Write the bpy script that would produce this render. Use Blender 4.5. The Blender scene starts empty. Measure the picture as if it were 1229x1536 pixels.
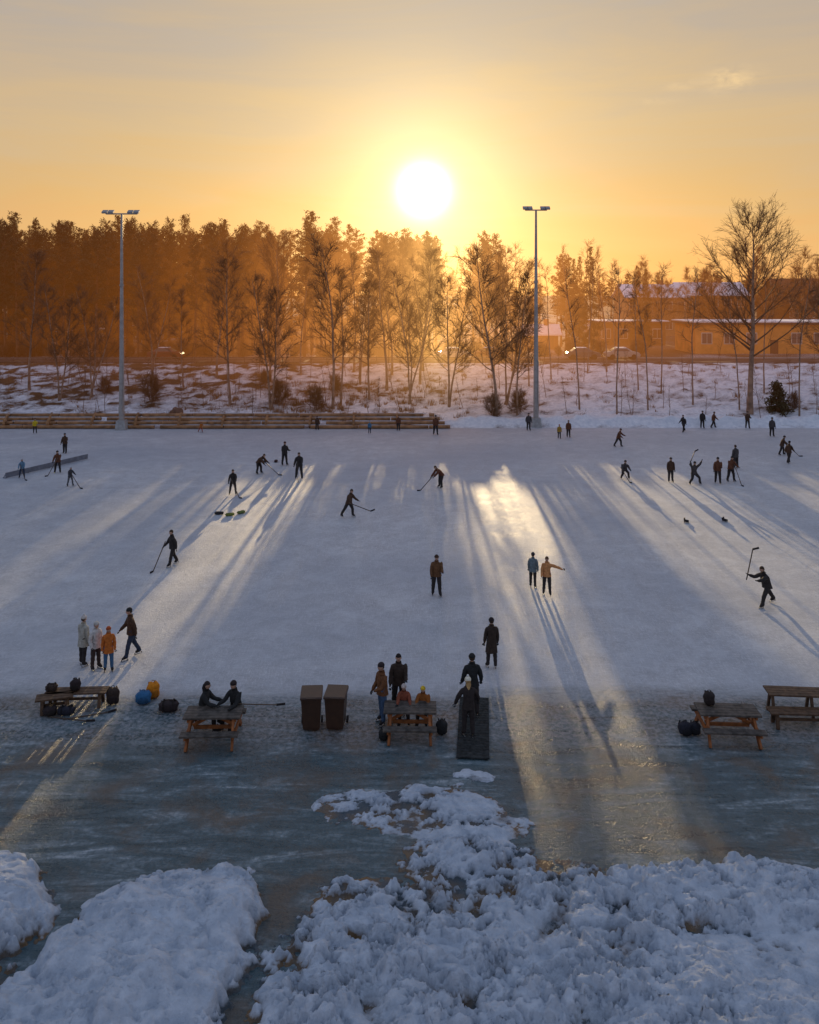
import bpy, math, random
import numpy as np
from mathutils import Vector, Matrix
ZOOM=None
random.seed(7); np.random.seed(7)
scene=bpy.context.scene
scene.view_settings.view_transform='Standard'
scene.view_settings.look='None'
scene.view_settings.exposure=0
SUN=Vector((21.5,1250,155)).normalized()

# ------------------------------------------------------------ materials
MATS={}
def nt_new(name):
    m=bpy.data.materials.new(name); m.use_nodes=True
    nt=m.node_tree; b=nt.nodes['Principled BSDF']
    return m,nt,b
def mat(name,col,rough=0.8,var=0.25,scale=8.0,metal=0.0,bump=0.0,spec=0.3):
    key=(name)
    if key in MATS: return MATS[key]
    m,nt,b=nt_new(name)
    tc=nt.nodes.new('ShaderNodeTexCoord'); no=nt.nodes.new('ShaderNodeTexNoise')
    no.inputs['Scale'].default_value=scale; no.inputs['Detail'].default_value=3
    nt.links.new(tc.outputs['Object'],no.inputs['Vector'])
    r=nt.nodes.new('ShaderNodeValToRGB')
    r.color_ramp.elements[0].position=0.3; r.color_ramp.elements[1].position=0.7
    r.color_ramp.elements[0].color=[c*(1-var) for c in col]+[1]
    r.color_ramp.elements[1].color=[min(1,c*(1+var)) for c in col]+[1]
    nt.links.new(no.outputs['Fac'],r.inputs[0]); nt.links.new(r.outputs[0],b.inputs['Base Color'])
    b.inputs['Roughness'].default_value=rough; b.inputs['Metallic'].default_value=metal
    b.inputs['Specular IOR Level'].default_value=spec
    if bump>0:
        bp=nt.nodes.new('ShaderNodeBump'); bp.inputs['Strength'].default_value=bump; bp.inputs['Distance'].default_value=0.05
        nt.links.new(no.outputs['Fac'],bp.inputs['Height']); nt.links.new(bp.outputs[0],b.inputs['Normal'])
    MATS[key]=m; return m
def cloth(col):
    return mat('cloth_%02d_%02d_%02d'%tuple(int(c*99) for c in col),col,0.85,0.25,14,bump=0.3)

# ------------------------------------------------------------ mesh builder
class MB:
    def __init__(s): s.v=[]; s.f=[]; s.m=[]; s.mats=[]
    def mi(s,m):
        if m not in s.mats: s.mats.append(m)
        return s.mats.index(m)
    def add(s,vs,fs,m):
        o=len(s.v); s.v.extend([tuple(v) for v in vs]); k=s.mi(m)
        for f in fs: s.f.append(tuple(i+o for i in f)); s.m.append(k)
    def box(s,c,size,m,rz=0,M=None,taper=1.0):
        hx,hy,hz=[a/2 for a in size]; vs=[]
        R=Matrix.Rotation(rz,3,'Z') if M is None else M
        for z in(-1,1):
            t=taper if z>0 else 1
            for x,y in((-1,-1),(1,-1),(1,1),(-1,1)):
                vs.append(Vector(c)+R@Vector((x*hx*t,y*hy*t,z*hz)))
        s.add(vs,[(3,2,1,0),(4,5,6,7),(0,1,5,4),(1,2,6,5),(2,3,7,6),(3,0,4,7)],m)
    def beam(s,p0,p1,w,h,m,up=(0,0,1)):
        p0=Vector(p0);p1=Vector(p1); d=p1-p0; L=d.length; d.normalize(); u=Vector(up)
        if abs(d.dot(u))>0.98: u=Vector((1,0,0))
        sd=d.cross(u).normalized(); u2=sd.cross(d)
        M=Matrix((sd,d,u2)).transposed()
        s.box((p0+p1)/2,(w,L,h),m,M=M)
    def tube(s,pts,rs,n,m,cap=True):
        pts=[Vector(p) for p in pts]; o=len(s.v); k=s.mi(m); prev=None
        for i,p in enumerate(pts):
            d=(pts[min(i+1,len(pts)-1)]-pts[max(i-1,0)]).normalized()
            u=Vector((0,0,1)) if abs(d.z)<0.9 else Vector((1,0,0))
            a=d.cross(u).normalized(); b=a.cross(d)
            for j in range(n):
                t=2*math.pi*j/n
                s.v.append(tuple(p+(a*math.cos(t)+b*math.sin(t))*rs[i]))
        for i in range(len(pts)-1):
            for j in range(n):
                s.f.append((o+i*n+j,o+i*n+(j+1)%n,o+(i+1)*n+(j+1)%n,o+(i+1)*n+j)); s.m.append(k)
        if cap:
            s.f.append(tuple(o+j for j in range(n))); s.m.append(k)
            e=o+(len(pts)-1)*n; s.f.append(tuple(e+j for j in reversed(range(n)))); s.m.append(k)
    def blob(s,c,r,m,M=None,nu=12,nv=8,fn=None,pw=1.0):
        vs=[];fs=[]; M=M or Matrix.Identity(3)
        def sp(x): return math.copysign(abs(x)**pw,x)
        for i in range(nv+1):
            ph=math.pi*i/nv
            for j in range(nu):
                th=2*math.pi*j/nu
                v=Vector((sp(math.sin(ph)*math.cos(th)),sp(math.sin(ph)*math.sin(th)),sp(math.cos(ph))))
                if fn: v=fn(v)
                vs.append(Vector(c)+M@Vector((v.x*r[0],v.y*r[1],v.z*r[2])))
        for i in range(nv):
            for j in range(nu):
                fs.append((i*nu+j,(i+1)*nu+j,(i+1)*nu+(j+1)%nu,i*nu+(j+1)%nu))
        s.add(vs,fs,m)
    def obj(s,name,loc=(0,0,0),rz=0,smooth=False,parent=None,bevel=0):
        me=bpy.data.meshes.new(name); me.from_pydata(s.v,[],s.f)
        for m in s.mats: me.materials.append(m)
        me.polygons.foreach_set('material_index',s.m)
        if smooth: me.polygons.foreach_set('use_smooth',[True]*len(s.f))
        me.update()
        o=bpy.data.objects.new(name,me); scene.collection.objects.link(o)
        o.location=loc; o.rotation_euler[2]=rz
        if parent: o.parent=parent
        if bevel:
            b=o.modifiers.new('b','BEVEL'); b.width=bevel; b.segments=2; b.limit_method='ANGLE'
        return o
def empty(name,loc=(0,0,0)):
    e=bpy.data.objects.new(name,None); e.location=loc; scene.collection.objects.link(e); return e

# ------------------------------------------------------------ noise (numpy)
def vnoise(x,y,seed=0):
    rs=np.random.RandomState(seed); T=rs.rand(256,256)
    xi=np.floor(x).astype(int); yi=np.floor(y).astype(int); fx=x-xi; fy=y-yi
    fx=fx*fx*fx*(fx*(fx*6-15)+10); fy=fy*fy*fy*(fy*(fy*6-15)+10)
    a=T[xi%256,yi%256]; b=T[(xi+1)%256,yi%256]; c=T[xi%256,(yi+1)%256]; d=T[(xi+1)%256,(yi+1)%256]
    return (a*(1-fx)+b*fx)*(1-fy)+(c*(1-fx)+d*fx)*fy
def fbm(x,y,oct=4,seed=0,bill=False,gain=.5):
    s=0;a=1;t=0
    for o in range(oct):
        c,sn=math.cos(o*1.1),math.sin(o*1.1)
        n=vnoise((x*c-y*sn)*2**o+17*o,(x*sn+y*c)*2**o+31*o,seed+o)
        if bill: n=np.abs(2*n-1)
        s=s+a*n; t+=a; a*=gain
    return s/t
def grid_obj(name,X,Y,Z,material,attrs=None,smooth=True):
    ny,nx=X.shape
    me=bpy.data.meshes.new(name)
    co=np.stack([X,Y,Z],-1).reshape(-1,3)
    idx=np.arange(nx*ny).reshape(ny,nx)
    f=np.stack([idx[:-1,:-1],idx[:-1,1:],idx[1:,1:],idx[1:,:-1]],-1).reshape(-1,4)
    me.vertices.add(len(co)); me.vertices.foreach_set('co',co.ravel())
    me.loops.add(f.size); me.loops.foreach_set('vertex_index',f.ravel())
    me.polygons.add(len(f)); me.polygons.foreach_set('loop_start',np.arange(0,f.size,4))
    me.polygons.foreach_set('use_smooth',np.ones(len(f),bool))
    me.update(calc_edges=True); me.materials.append(material)
    for k,v in (attrs or {}).items():
        a=me.attributes.new(k,'FLOAT','POINT'); a.data.foreach_set('value',v.ravel().astype(np.float32))
    o=bpy.data.objects.new(name,me); scene.collection.objects.link(o); return o

# ------------------------------------------------------------ people
SKIN=mat('skin',(0.45,0.27,0.19),0.55,0.08)
STEEL=mat('steel',(0.5,0.5,0.5),0.3,0.1,metal=1.0)
DARK=mat('dark_eye',(0.02,0.015,0.01),0.3)
BLACK=cloth((0.026,0.021,0.021))
WOOD_STICK=mat('stick_wood',(0.10,0.07,0.05),0.6)
POSES={
 'stand':dict(lean=.03,LL=(.06,.05,.04),LR=(-.06,.05,.04),AL=(.08,.16,.25),AR=(.02,.16,.2)),
 'stand2':dict(lean=.05,LL=(.14,.08,.1),LR=(-.1,.08,.06),AL=(.35,.12,1.2),AR=(.15,.18,.5)),
 'pockets':dict(lean=.04,LL=(.04,.05,.04),LR=(.02,.07,.1),AL=(-.15,.28,.75),AR=(-.12,.28,.75)),
 'walk':dict(lean=.12,LL=(.38,.06,.2),LR=(-.3,.08,.3),AL=(-.35,.14,.3),AR=(.4,.14,.5)),
 'skate':dict(lean=.35,LL=(.55,.12,.55),LR=(-.35,.3,.15),AL=(.6,.2,.6),AR=(.3,.3,.6)),
 'stick':dict(lean=.25,LL=(.3,.16,.35),LR=(.05,.2,.3),AL=(.7,.1,.5),AR=(.4,.25,.5)),
 'lunge':dict(lean=.4,LL=(.75,.2,.45),LR=(-.65,.2,.05),AL=(1.1,.3,.5),AR=(.9,.5,1.1)),
 'bend':dict(lean=.95,LL=(.4,.15,.45),LR=(.2,.2,.35),AL=(.75,.1,.2),AR=(.6,.15,.2)),
 'crouch':dict(lean=.45,LL=(1.35,.25,1.7),LR=(1.0,.3,1.75),AL=(.6,.3,.5),AR=(.6,.3,.5)),
 'armsup':dict(lean=.15,LL=(.95,.35,1.25),LR=(.7,.4,1.3),AL=(2.4,.6,.3),AR=(2.3,.7,.4)),
 'sit':dict(lean=.18,LL=(1.45,.12,1.4),LR=(1.4,.12,1.3),AL=(.6,.15,.9),AR=(.7,.15,.8)),
 'point':dict(lean=.05,LL=(.1,.08,.08),LR=(-.1,.08,.08),AL=(.15,1.25,.1),AR=(.1,.15,.4)),
 'balance':dict(lean=.1,LL=(.18,.04,.12),LR=(-.05,.05,.1),AL=(.25,.5,.25),AR=(.2,.5,.25)),
}
def dist_seg(p,a,b):
    ab=b-a; t=max(0,min(1,(p-a).dot(ab)/max(1e-9,ab.length_squared))); return (p-a-ab*t).length
def person(name,x,y,face=0,h=1.7,pose='stand',top=(.03,.025,.02),leg=(.02,.02,.025),hat=None,hair=(.06,.035,.02),
           coat=0.0,stick=None,z=0.0,skates=True,glove=(.02,.02,.02),helmet=False,pom=False,turn=0.0,longhair=False,bulk=1.0):
    P=POSES[pose]; jit=lambda a:a+random.uniform(-.06,.06)
    MT,ML,MBt,MG=cloth(top),cloth(leg),BLACK,cloth(glove)
    s=h/1.75; BK_=1.27*bulk
    def dirv(a,sd,side): return Vector((side*math.sin(sd),-math.sin(a)*math.cos(sd),-math.cos(a)*math.cos(sd)))
    V=[];R=[];E=[];roots=[];bones=[]
    def av(p,r): V.append(Vector(p)*s); R.append(r*s*(BK_ if r>.037 else 1)); return len(V)-1
    def ed(a,b,m): E.append((a,b)); bones.append((V[a],V[b],m,(R[a]+R[b])/2))
    L=P['lean']; T=Vector((0,-math.sin(L),math.cos(L)))
    pel=Vector((0,0,.93))
    i0=av(pel,.135); roots.append(i0)
    i1=av(pel+T*.18,.135); i2=av(pel+T*.36,.155); T2=Vector((0,-math.sin(L*.7),math.cos(L*.7)))
    i3=av(pel+T*.36+T2*.135,.085); nk=pel+T*.36+T2*.19; i4=av(nk,.055); i5=av(nk+T2*.07,.05)
    ed(i0,i1,MT);ed(i1,i2,MT);ed(i2,i3,MT);ed(i3,i4,MT);ed(i4,i5,SKIN)
    feet=[]; hands={}
    for side,k in((1,'LL'),(-1,'LR')):
        a,sd,b=P[k]; a=jit(a)
        hip=pel+Vector((side*.095,0,-.06)); kn=hip+dirv(a,sd,side)*.41; an=kn+dirv(a-b,sd*.6,side)*.38
        fd=Vector((side*.2,-1,0)).normalized(); pit=max(-.5,min(.6,-(a-b)*.35)) if pose in('lunge','walk','skate') else 0
        fd=(fd+Vector((0,0,-max(0,pit)))).normalized()
        toe=an+fd*.17+Vector((0,0,-.045)); heel=an-fd*.05+Vector((0,0,-.045))
        j0=av(hip,.095);j1=av((hip+kn)/2,.083);j2=av(kn,.064);j3=av((kn+an)/2,.062);j4=av(an,.052);j5=av(toe-fd*.07,.045);j6=av(toe,.036)
        ed(i0,j0,ML);ed(j0,j1,ML);ed(j1,j2,ML);ed(j2,j3,ML);ed(j3,j4,ML);ed(j4,j5,MBt);ed(j5,j6,MBt)
        j7=av(heel,.04); ed(j4,j7,MBt)
        feet.append((an*s,toe*s,heel*s,fd))
    sh0=pel+T*.36+T2*.085
    for side,k in((1,'AL'),(-1,'AR')):
        a,sd,e=P[k]; a=jit(a)
        sh=sh0+Vector((side*.18,0,0)); el=sh+dirv(a,sd,side)*.285; wr=el+dirv(a+e,sd*.4 if sd<1 else sd,side)*.25
        hd=(wr-el).normalized(); pm=wr+hd*.07
        j0=av(sh,.078);j1=av((sh+el)/2,.068);j2=av(el,.057);j3=av(wr-hd*.03,.047);j4=av(wr+hd*.015,.03);j5=av(pm,.036)
        ed(i2,j0,MT);ed(j0,j1,MT);ed(j1,j2,MT);ed(j2,j3,MT);ed(j3,j4,MT);ed(j4,j5,MG)
        hands[side]=pm*s
        lat=hd.cross(Vector((0,-1,.2))).normalized() if abs(hd.y)<.9 else Vector((1,0,0)); nrm=hd.cross(lat).normalized()
        for q,(o,ln) in enumerate(((-.027,.062),(-.009,.075),(.009,.07),(.026,.055))):
            a0=pm+hd*.015+lat*o; a1=a0+hd*ln*.55+nrm*.006+lat*o*.2; a2=a1+(hd*.6+nrm*.7).normalized()*ln*.5
            b0=av(a0,.011);b1=av(a1,.0105);b2=av(a2,.009); ed(b0,b1,MG);ed(b1,b2,MG); roots.append(b0)
        a0=pm-hd*.02-lat*.022; a1=a0-lat*.035+hd*.03; a2=a1+hd*.032-lat*.006
        b0=av(a0,.013);b1=av(a1,.012);b2=av(a2,.01); ed(b0,b1,MG);ed(b1,b2,MG); roots.append(b0)
    me=bpy.data.meshes.new('t'); me.from_pydata([tuple(v) for v in V],E,[])
    o=bpy.data.objects.new('t',me); scene.collection.objects.link(o)
    md=o.modifiers.new('s','SKIN'); md.branch_smoothing=.4
    sv=me.skin_vertices[0].data
    for i,r in enumerate(R): sv[i].radius=(r,r); sv[i].use_root=(i in roots)
    o.modifiers.new('d','SUBSURF').levels=1
    bpy.context.view_layer.update()
    dg=bpy.context.evaluated_depsgraph_get(); ev=o.evaluated_get(dg); em=ev.to_mesh()
    mb=MB(); co=[v.co.copy() for v in em.vertices]
    for v,c in zip(em.vertices,co):
        c+=v.normal*(math.sin(c.z*38+c.x*17)*math.sin(c.x*31+c.y*27+h*9)*.008)
    mb.v=[tuple(c) for c in co]
    for p in em.polygons:
        c=Vector(p.center); best=min(bones,key=lambda bn:dist_seg(c,bn[0],bn[1])-bn[3])
        mb.f.append(tuple(p.vertices)); mb.m.append(mb.mi(best[2]))
    ev.to_mesh_clear(); bpy.data.objects.remove(o); bpy.data.meshes.remove(me)
    hem=.10+coat; n=20; vs=[];fs=[]; K=4
    for i in range(K+1):
        t=i/K; c=(pel+T*.10*(1-t)-Vector((0,math.sin(P['LL'][0]*.5)*.12*t*coat*3,hem*t)))
        rx=(.172+.035*t+.06*coat*t)*bulk; ry=(.15+.02*t+.05*coat*t)*bulk
        for j in range(n):
            th=2*math.pi*j/n; w=1+.05*math.sin(th*5+h*20)*t
            vs.append((c+Vector((math.cos(th)*rx*w,math.sin(th)*ry*w,0)))*s)
    for i in range(K):
        for j in range(n): fs.append((i*n+j,i*n+(j+1)%n,(i+1)*n+(j+1)%n,(i+1)*n+j))
    mb.add(vs,fs,MT)
    mb.tube([(nk-T2*.05)*s,(nk+T2*.04)*s],[.102*s,.085*s],12,MT)
    Hm=Matrix.Rotation(turn,3,'Z')@Matrix.Rotation(L*.35,3,'X')
    hc=(nk+T2*.155+Vector((0,-.02,0)))*s
    def hf(v):
        v=v.copy()
        if v.z<0: k=1+.28*v.z; v.x*=k; v.y=v.y*(1+.1*v.z)-.12*(-v.z)
        return v
    mb.blob(hc,(.084*s,.098*s,.118*s),SKIN,Hm,14,12,hf)
    def hp(a,b,c): return hc+Hm@(Vector((a,b,c))*s)
    mb.tube([hp(0,-.085,.022),hp(0,-.112,-.012),hp(0,-.088,-.02)],[.008*s,.015*s,.010*s],6,SKIN)
    for sx in(1,-1):
        mb.blob(hp(sx*.03,-.090,.012),(.011*s,.006*s,.007*s),DARK,Hm,6,4)
        mb.blob(hp(sx*.085,.0,-.005),(.010*s,.02*s,.03*s),SKIN,Hm,6,5)
    mb.box(hp(0,-.093,-.052),(.04*s,.008*s,.007*s),cloth((.25,.08,.06)),M=Hm)
    HM=cloth(hair)
    def cap(v):
        v=v.copy()
        lim=.15 if v.y<-.3 else (-.55 if v.y>.2 else -.1)
        if v.z<lim: v.z=lim; v.x*=.8; v.y*=.8
        return v
    mb.blob(hp(0,.006,.008),(.091*s,.105*s,.12*s),HM,Hm,14,12,cap)
    if longhair: mb.tube([hp(0,.06,.0),hp(0,.085,-.10),hp(0,.10,-.24)],[.075*s,.08*s,.03*s],10,HM)
    if helmet:
        mb.blob(hp(0,.008,.03),(.107*s,.124*s,.112*s),cloth(hat or (.02,.02,.03)),Hm,14,12,cap)
    elif hat:
        hm=cloth(hat)
        def cp(v):
            v=v.copy()
            if v.z<-.02: v.z=-.02
            return v
        mb.blob(hp(0,.008,.034),(.096*s,.109*s,.104*s),hm,Hm,14,12,cp)
        mb.tube([hp(0,.004,.022),hp(0,.004,.06)],[.103*s,.101*s],14,hm)
        if pom: mb.blob(hp(0,.01,.155),(.04*s,.04*s,.04*s),cloth((.6,.58,.55)),None,8,6)
    low=min(min(f[1].z,f[2].z) for f in feet)-.05*s
    if skates:
        for an,toe,heel,fd in feet:
            off=Vector((0,0,-.077*s)); mb.beam(heel+off-fd*.02,toe+off+fd*.03,.008,.035*s,STEEL)
            for q in(heel,toe): mb.tube([q+Vector((0,0,-.03*s)),q+Vector((0,0,-.065*s))],[.018*s,.014*s],6,BLACK)
        low-=.045*s
    mb.v=[(a,b,c-low) for a,b,c in mb.v]
    for k in hands: hands[k].z-=low
    if stick:
        hand=(hands[1]+hands[-1])/2 if pose in('stick','bend') else hands[-1]
        if stick[0]=='up':
            tip=hand+Vector((stick[1],stick[2],stick[3])); butt=hand-(tip-hand).normalized()*.25
        else:
            tip=Vector((hand.x+stick[0],hand.y+stick[1],.03)); butt=hand+(hand-tip).normalized()*.3
        mb.beam(butt,tip,.028,.04,WOOD_STICK)
        dd=Vector((tip.x-hand.x,tip.y-hand.y,0)).normalized()
        mb.beam(tip,tip+dd*.26+Vector((0,0,.02 if stick[0]!='up' else .12)),.03,.08,BLACK)
    return mb.obj(name,(x,y,z),math.radians(face),smooth=True)

BR=(.07,.035,.02); BK=(.032,.025,.024); NV=(.03,.042,.07)
person('skater_in_grey_parka',-11.4,29.1,150,1.68,'stand',(.36,.34,.29),BK,hat=(.55,.5,.45),coat=.16,pom=True)
person('skater_in_white_jacket',-10.85,28.8,60,1.6,'pockets',(.50,.47,.44),(.05,.03,.025),hat=(.45,.42,.38),coat=.05)
person('skater_in_orange_jacket',-10.35,28.65,20,1.5,'stand',(.48,.13,.02),(.05,.12,.22),hair=(.15,.04,.01),coat=.12,longhair=True,hat=(.4,.08,.02))
person('skater_in_dark_jacket',-9.9,29.7,-60,1.78,'walk',BR,NV,hat=(.015,.012,.012))
person('hockey_player',-11.3,39.8,-50,1.7,'walk',BK,BK,stick=(.5,-.7),bulk=1.1)
person('hockey_player',-11.4,53.8,10,1.65,'stick',BK,BK,stick=(.45,-.5))
person('hockey_player',-3.54,48.4,60,1.68,'skate',BR,BK,stick=('up',.2,-1.1,-.3),bulk=1.1)
person('hockey_player',2.16,55.7,-60,1.72,'bend',(.12,.04,.02),BK,stick=(0,-.9),bulk=1.1)
person('skater',1.16,35.8,5,1.72,'stand2',(.13,.06,.025),BK,hat=(.05,.025,.015),bulk=1.1)
person('skater_in_long_coat',2.85,28.9,190,1.68,'stand',(.04,.025,.018),BK,hat=(.03,.02,.02),coat=.3)
person('skater_in_blue_jacket',5.45,36.8,160,1.5,'stand',(.13,.17,.19),BK,hat=(.03,.03,.04),coat=.05)
person('skater_in_tan_jacket',5.92,35.9,-10,1.62,'point',(.55,.24,.09),BK,hair=(.1,.05,.02))
person('hockey_player',14.9,34.7,-75,1.78,'lunge',BK,BK,stick=('up',.2,.1,1.1),bulk=1.12)
for (x,y,f,h,p,st,nm) in [
 (24.2,61.8,200,1.7,'stand',None,'hockey_player'),(22.2,57.6,20,1.75,'stick',(-.2,-.8),'hockey_player'),(21.1,57,-20,1.75,'stand2',None,'skater'),
 (19.4,56.8,10,1.7,'armsup',('up',.3,0,.7),'hockey_player'),(18,57.4,0,1.65,'stand',None,'skater'),(15.1,58.5,0,1.6,'crouch',(.3,-.7),'hockey_player'),
 (17.7,70.6,60,1.6,'skate',None,'skater'),(25.7,78.1,-60,1.6,'walk',None,'skater'),(28.2,80.2,0,1.65,'stand',None,'skater'),(29.3,80.3,90,1.6,'walk',None,'skater'),
 (32.5,80.1,0,1.6,'stand2',None,'skater'),(32.9,75.6,0,1.7,'stand',None,'skater'),(29.9,66.9,80,1.6,'skate',(0,-.8),'hockey_player'),(29,63.7,120,1.7,'walk',None,'skater'),
 (14.35,75.2,0,1.5,'stand',None,'skater'),(11.3,79.0,0,1.6,'pockets',None,'skater'),(2.4,76.6,10,1.75,'stand2',None,'skater'),
 (-1.05,79.0,0,1.4,'stand',None,'skater'),(-8.8,79.3,30,1.3,'stand',None,'skater'),(-9.45,63,40,1.75,'stand2',None,'skater'),(-7.74,58.5,0,1.85,'stick',(.1,-.6),'hockey_player'),
 (-10.9,60,70,1.65,'bend',(.1,-.9),'hockey_player'),(-25.5,60.4,10,1.6,'stick',(-.4,-.6),'hockey_player'),(-28.0,67.7,0,1.6,'stand2',None,'skater')]:
    person(nm,x,y,f,h,p,random.choice([BR,BK,(.12,.045,.022),(.06,.05,.05)]),BK,stick=st,hat=random.choice([None,(.02,.02,.02),(.06,.02,.02)]),helmet=(nm=='hockey_player' and random.random()<.5),bulk=1.15)
person('child_skater',13.4,74.5,0,1.25,'stand',(.35,.2,.03),BK,hat=(.3,.05,.02))
person('child_skater',-3.7,77.4,0,1.1,'stand',(.06,.15,.25),NV,hat=(.1,.2,.3))
person('child_skater',-34.8,77.4,30,1.35,'stand2',(.55,.4,.02),BK,helmet=True)
person('child_skater',-19.5,77.8,40,1.0,'skate',(.4,.12,.02),(.3,.05,.02),hat=(.3,.05,.02))
person('child_hockey_player',-27.3,58.7,20,1.35,'stick',(.12,.22,.32),NV,helmet=True,hat=(.4,.4,.42),stick=(.3,-.5))
person('child_hockey_player',-22.9,56.2,50,1.3,'stick',(.05,.05,.06),(.1,.1,.11),helmet=True,hat=(.4,.4,.42),stick=(.1,-.8))
person('man_in_black_jacket',1.92,25.5,185,1.82,'pockets',(.02,.016,.016),BK,hat=(.02,.015,.015),z=.07)
person('woman_with_white_beanie',1.72,24.3,190,1.66,'balance',(.03,.022,.02),BK,hat=(.7,.65,.52),hair=(.45,.28,.12),longhair=True,pom=True,z=.07)
person('man_in_brown_jacket',-.82,25.2,-60,1.78,'stand2',(.14,.055,.02),(.05,.09,.16),hat=(.03,.015,.012))
person('man_in_dark_jacket',-.34,25.8,0,1.80,'stand2',(.035,.024,.018),BK,hair=(.02,.012,.01))
person('seated_child',-.17,25.15,0,1.38,'sit',(.22,.06,.03),BK,hat=(.5,.42,.38),z=.08)
person('seated_child',.42,25.12,-10,1.35,'sit',(.25,.08,.015),BK,hat=(.6,.4,.03),z=.08)
person('seated_person',-6.15,24.85,80,1.7,'sit',(.02,.016,.015),BK,hair=(.03,.018,.012),longhair=True)
person('seated_person',-5.2,25.0,-30,1.72,'sit',(.02,.017,.018),BK,hat=(.03,.02,.02))

# ------------------------------------------------------------ street furniture
WOOD=mat('weathered_wood',(.10,.055,.03),.6,.45,6,bump=.4)
WOODO=mat('orange_stained_wood',(.27,.09,.025),.6,.4,6,bump=.3)
GREYW=mat('grey_wood',(.085,.07,.058),.6,.5,6,bump=.4)
def picnic_table(x,y,rz=0,name='picnic_table',w=1.65):
    mb=MB()
    for i in range(5): mb.box((0,-.3+i*.15,.745),(w,.138,.055),GREYW)
    for sy in(-1,1):
        for i in range(2): mb.box((0,sy*(.60+i*.14),.445),(w,.13,.055),GREYW)
    for sx in(-1,1):
        X=sx*(w/2-.22)
        for sy in(-1,1): mb.beam((X,sy*.2,.715),(X+sx*.05,sy*.74,.0),.07,.13,WOODO)
        mb.beam((X+sx*.075,-.74,.365),(X+sx*.075,.74,.365),.055,.12,WOODO)
        mb.beam((X+sx*.075,-.34,.67),(X+sx*.075,.34,.67),.055,.09,WOODO)
        mb.beam((X,0,.38),(0.05*sx,0,.68),.06,.09,WOODO)
    mb.beam((-w/2+.25,.0,.33),(w/2-.25,.0,.33),.06,.1,WOODO)
    return mb.obj(name,(x,y,.004),rz,bevel=.006)
picnic_table(-5.72,24.35,.03); picnic_table(0.02,24.65,-.02,w=1.55); picnic_table(9.35,24.5,-.06,w=1.75)
def bench(x,y,L,rz=0,name='wooden_bench'):
    mb=MB()
    for i in range(3): mb.box((0,-.16+i*.16,.45),(L,.145,.05),WOOD)
    for sx in(-1,1):
        X=sx*(L/2-.2)
        for sy in(-1,1): mb.beam((X,sy*.14,.42),(X,sy*.22,.0),.09,.09,WOOD)
        mb.beam((X,-.2,.38),(X,.2,.38),.06,.07,WOOD)
    mb.beam((-L/2+.2,0,.2),(L/2-.2,0,.2),.05,.08,WOOD)
    return mb.obj(name,(x,y,.004),rz,bevel=.006)
bench(-10.5,26.3,1.9,.05); bench(-11.05,25.95,1.1,.3)
bench(12.0,25.0,2.4,-.05)
def picnic_long():
    mb=MB(); w=2.6
    for i in range(4): mb.box((0,-.24+i*.16,.74),(w,.145,.05),WOOD)
    for X in(-1.15,0,1.15):
        for sy in(-1,1): mb.beam((X,sy*.1,.7),(X,sy*.3,0),.08,.08,WOOD)
    mb.obj('wooden_table',(12.3,25.6,.004),-.08,bevel=.006)
picnic_long()
BIN=mat('brown_bin_plastic',(.05,.022,.010),.45,.2,5,spec=.5)
def wheelie_bin(x,y,rz):
    mb=MB(); vs=[]
    prof=[(0.05,.23,.25),(.12,.25,.27),(.85,.29,.33),(.98,.30,.35),(.99,.325,.375),(1.03,.325,.375)]
    for z,a,b in prof:
        for sx,sy in((-1,-1),(1,-1),(1,1),(-1,1)): vs.append((sx*a,sy*b,z))
    fs=[(3,2,1,0)]
    for i in range(len(prof)-1):
        for j in range(4): fs.append((i*4+j,i*4+(j+1)%4,(i+1)*4+(j+1)%4,(i+1)*4+j))
    mb.add(vs,fs,BIN)
    vs=[(-.33,-.40,1.035),(.33,-.40,1.035),(.33,.38,1.035),(-.33,.38,1.035),(-.31,-.37,1.07),(.31,-.37,1.07),(.31,.36,1.10),(-.31,.36,1.10)]
    mb.add(vs,[(3,2,1,0),(4,5,6,7),(0,1,5,4),(1,2,6,5),(2,3,7,6),(3,0,4,7)],BIN)
    mb.box((0,-.415,1.05),(.26,.03,.03),BIN)
    mb.tube([(-.26,.44,1.02),(.26,.44,1.02)],[.018,.018],8,BLACK)
    for sx in(-1,1): mb.beam((sx*.26,.36,1.0),(sx*.26,.45,1.02),.03,.03,BIN); mb.tube([(sx*.27,.3,.1),(sx*.32,.3,.1)],[.1,.1],14,BLACK)
    for sx in(-.15,.0,.15): mb.beam((sx,-.262,.15),(sx,-.318,.8),.02,.015,BIN)
    mb.obj('wheelie_bin',(x,y,.004),rz,bevel=.012)
wheelie_bin(-2.93,24.95,.06); wheelie_bin(-2.2,24.98,-.08)
def duck_board():
    mb=MB(); m=mat('duckboard_rubber',(.035,.038,.038),.8,.5,9,bump=.5,spec=.1)
    L=3.5;W=.92
    for i in range(24): mb.box((0,-L/2+.07+i*L/24,.05),(W,L/24-.014,.03),m)
    for sx in(-.38,0,.38): mb.box((sx,0,.018),(.07,L,.03),m)
    mb.obj('walkway_duckboard',(1.92,24.95,.004),-.09)
duck_board()
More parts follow.
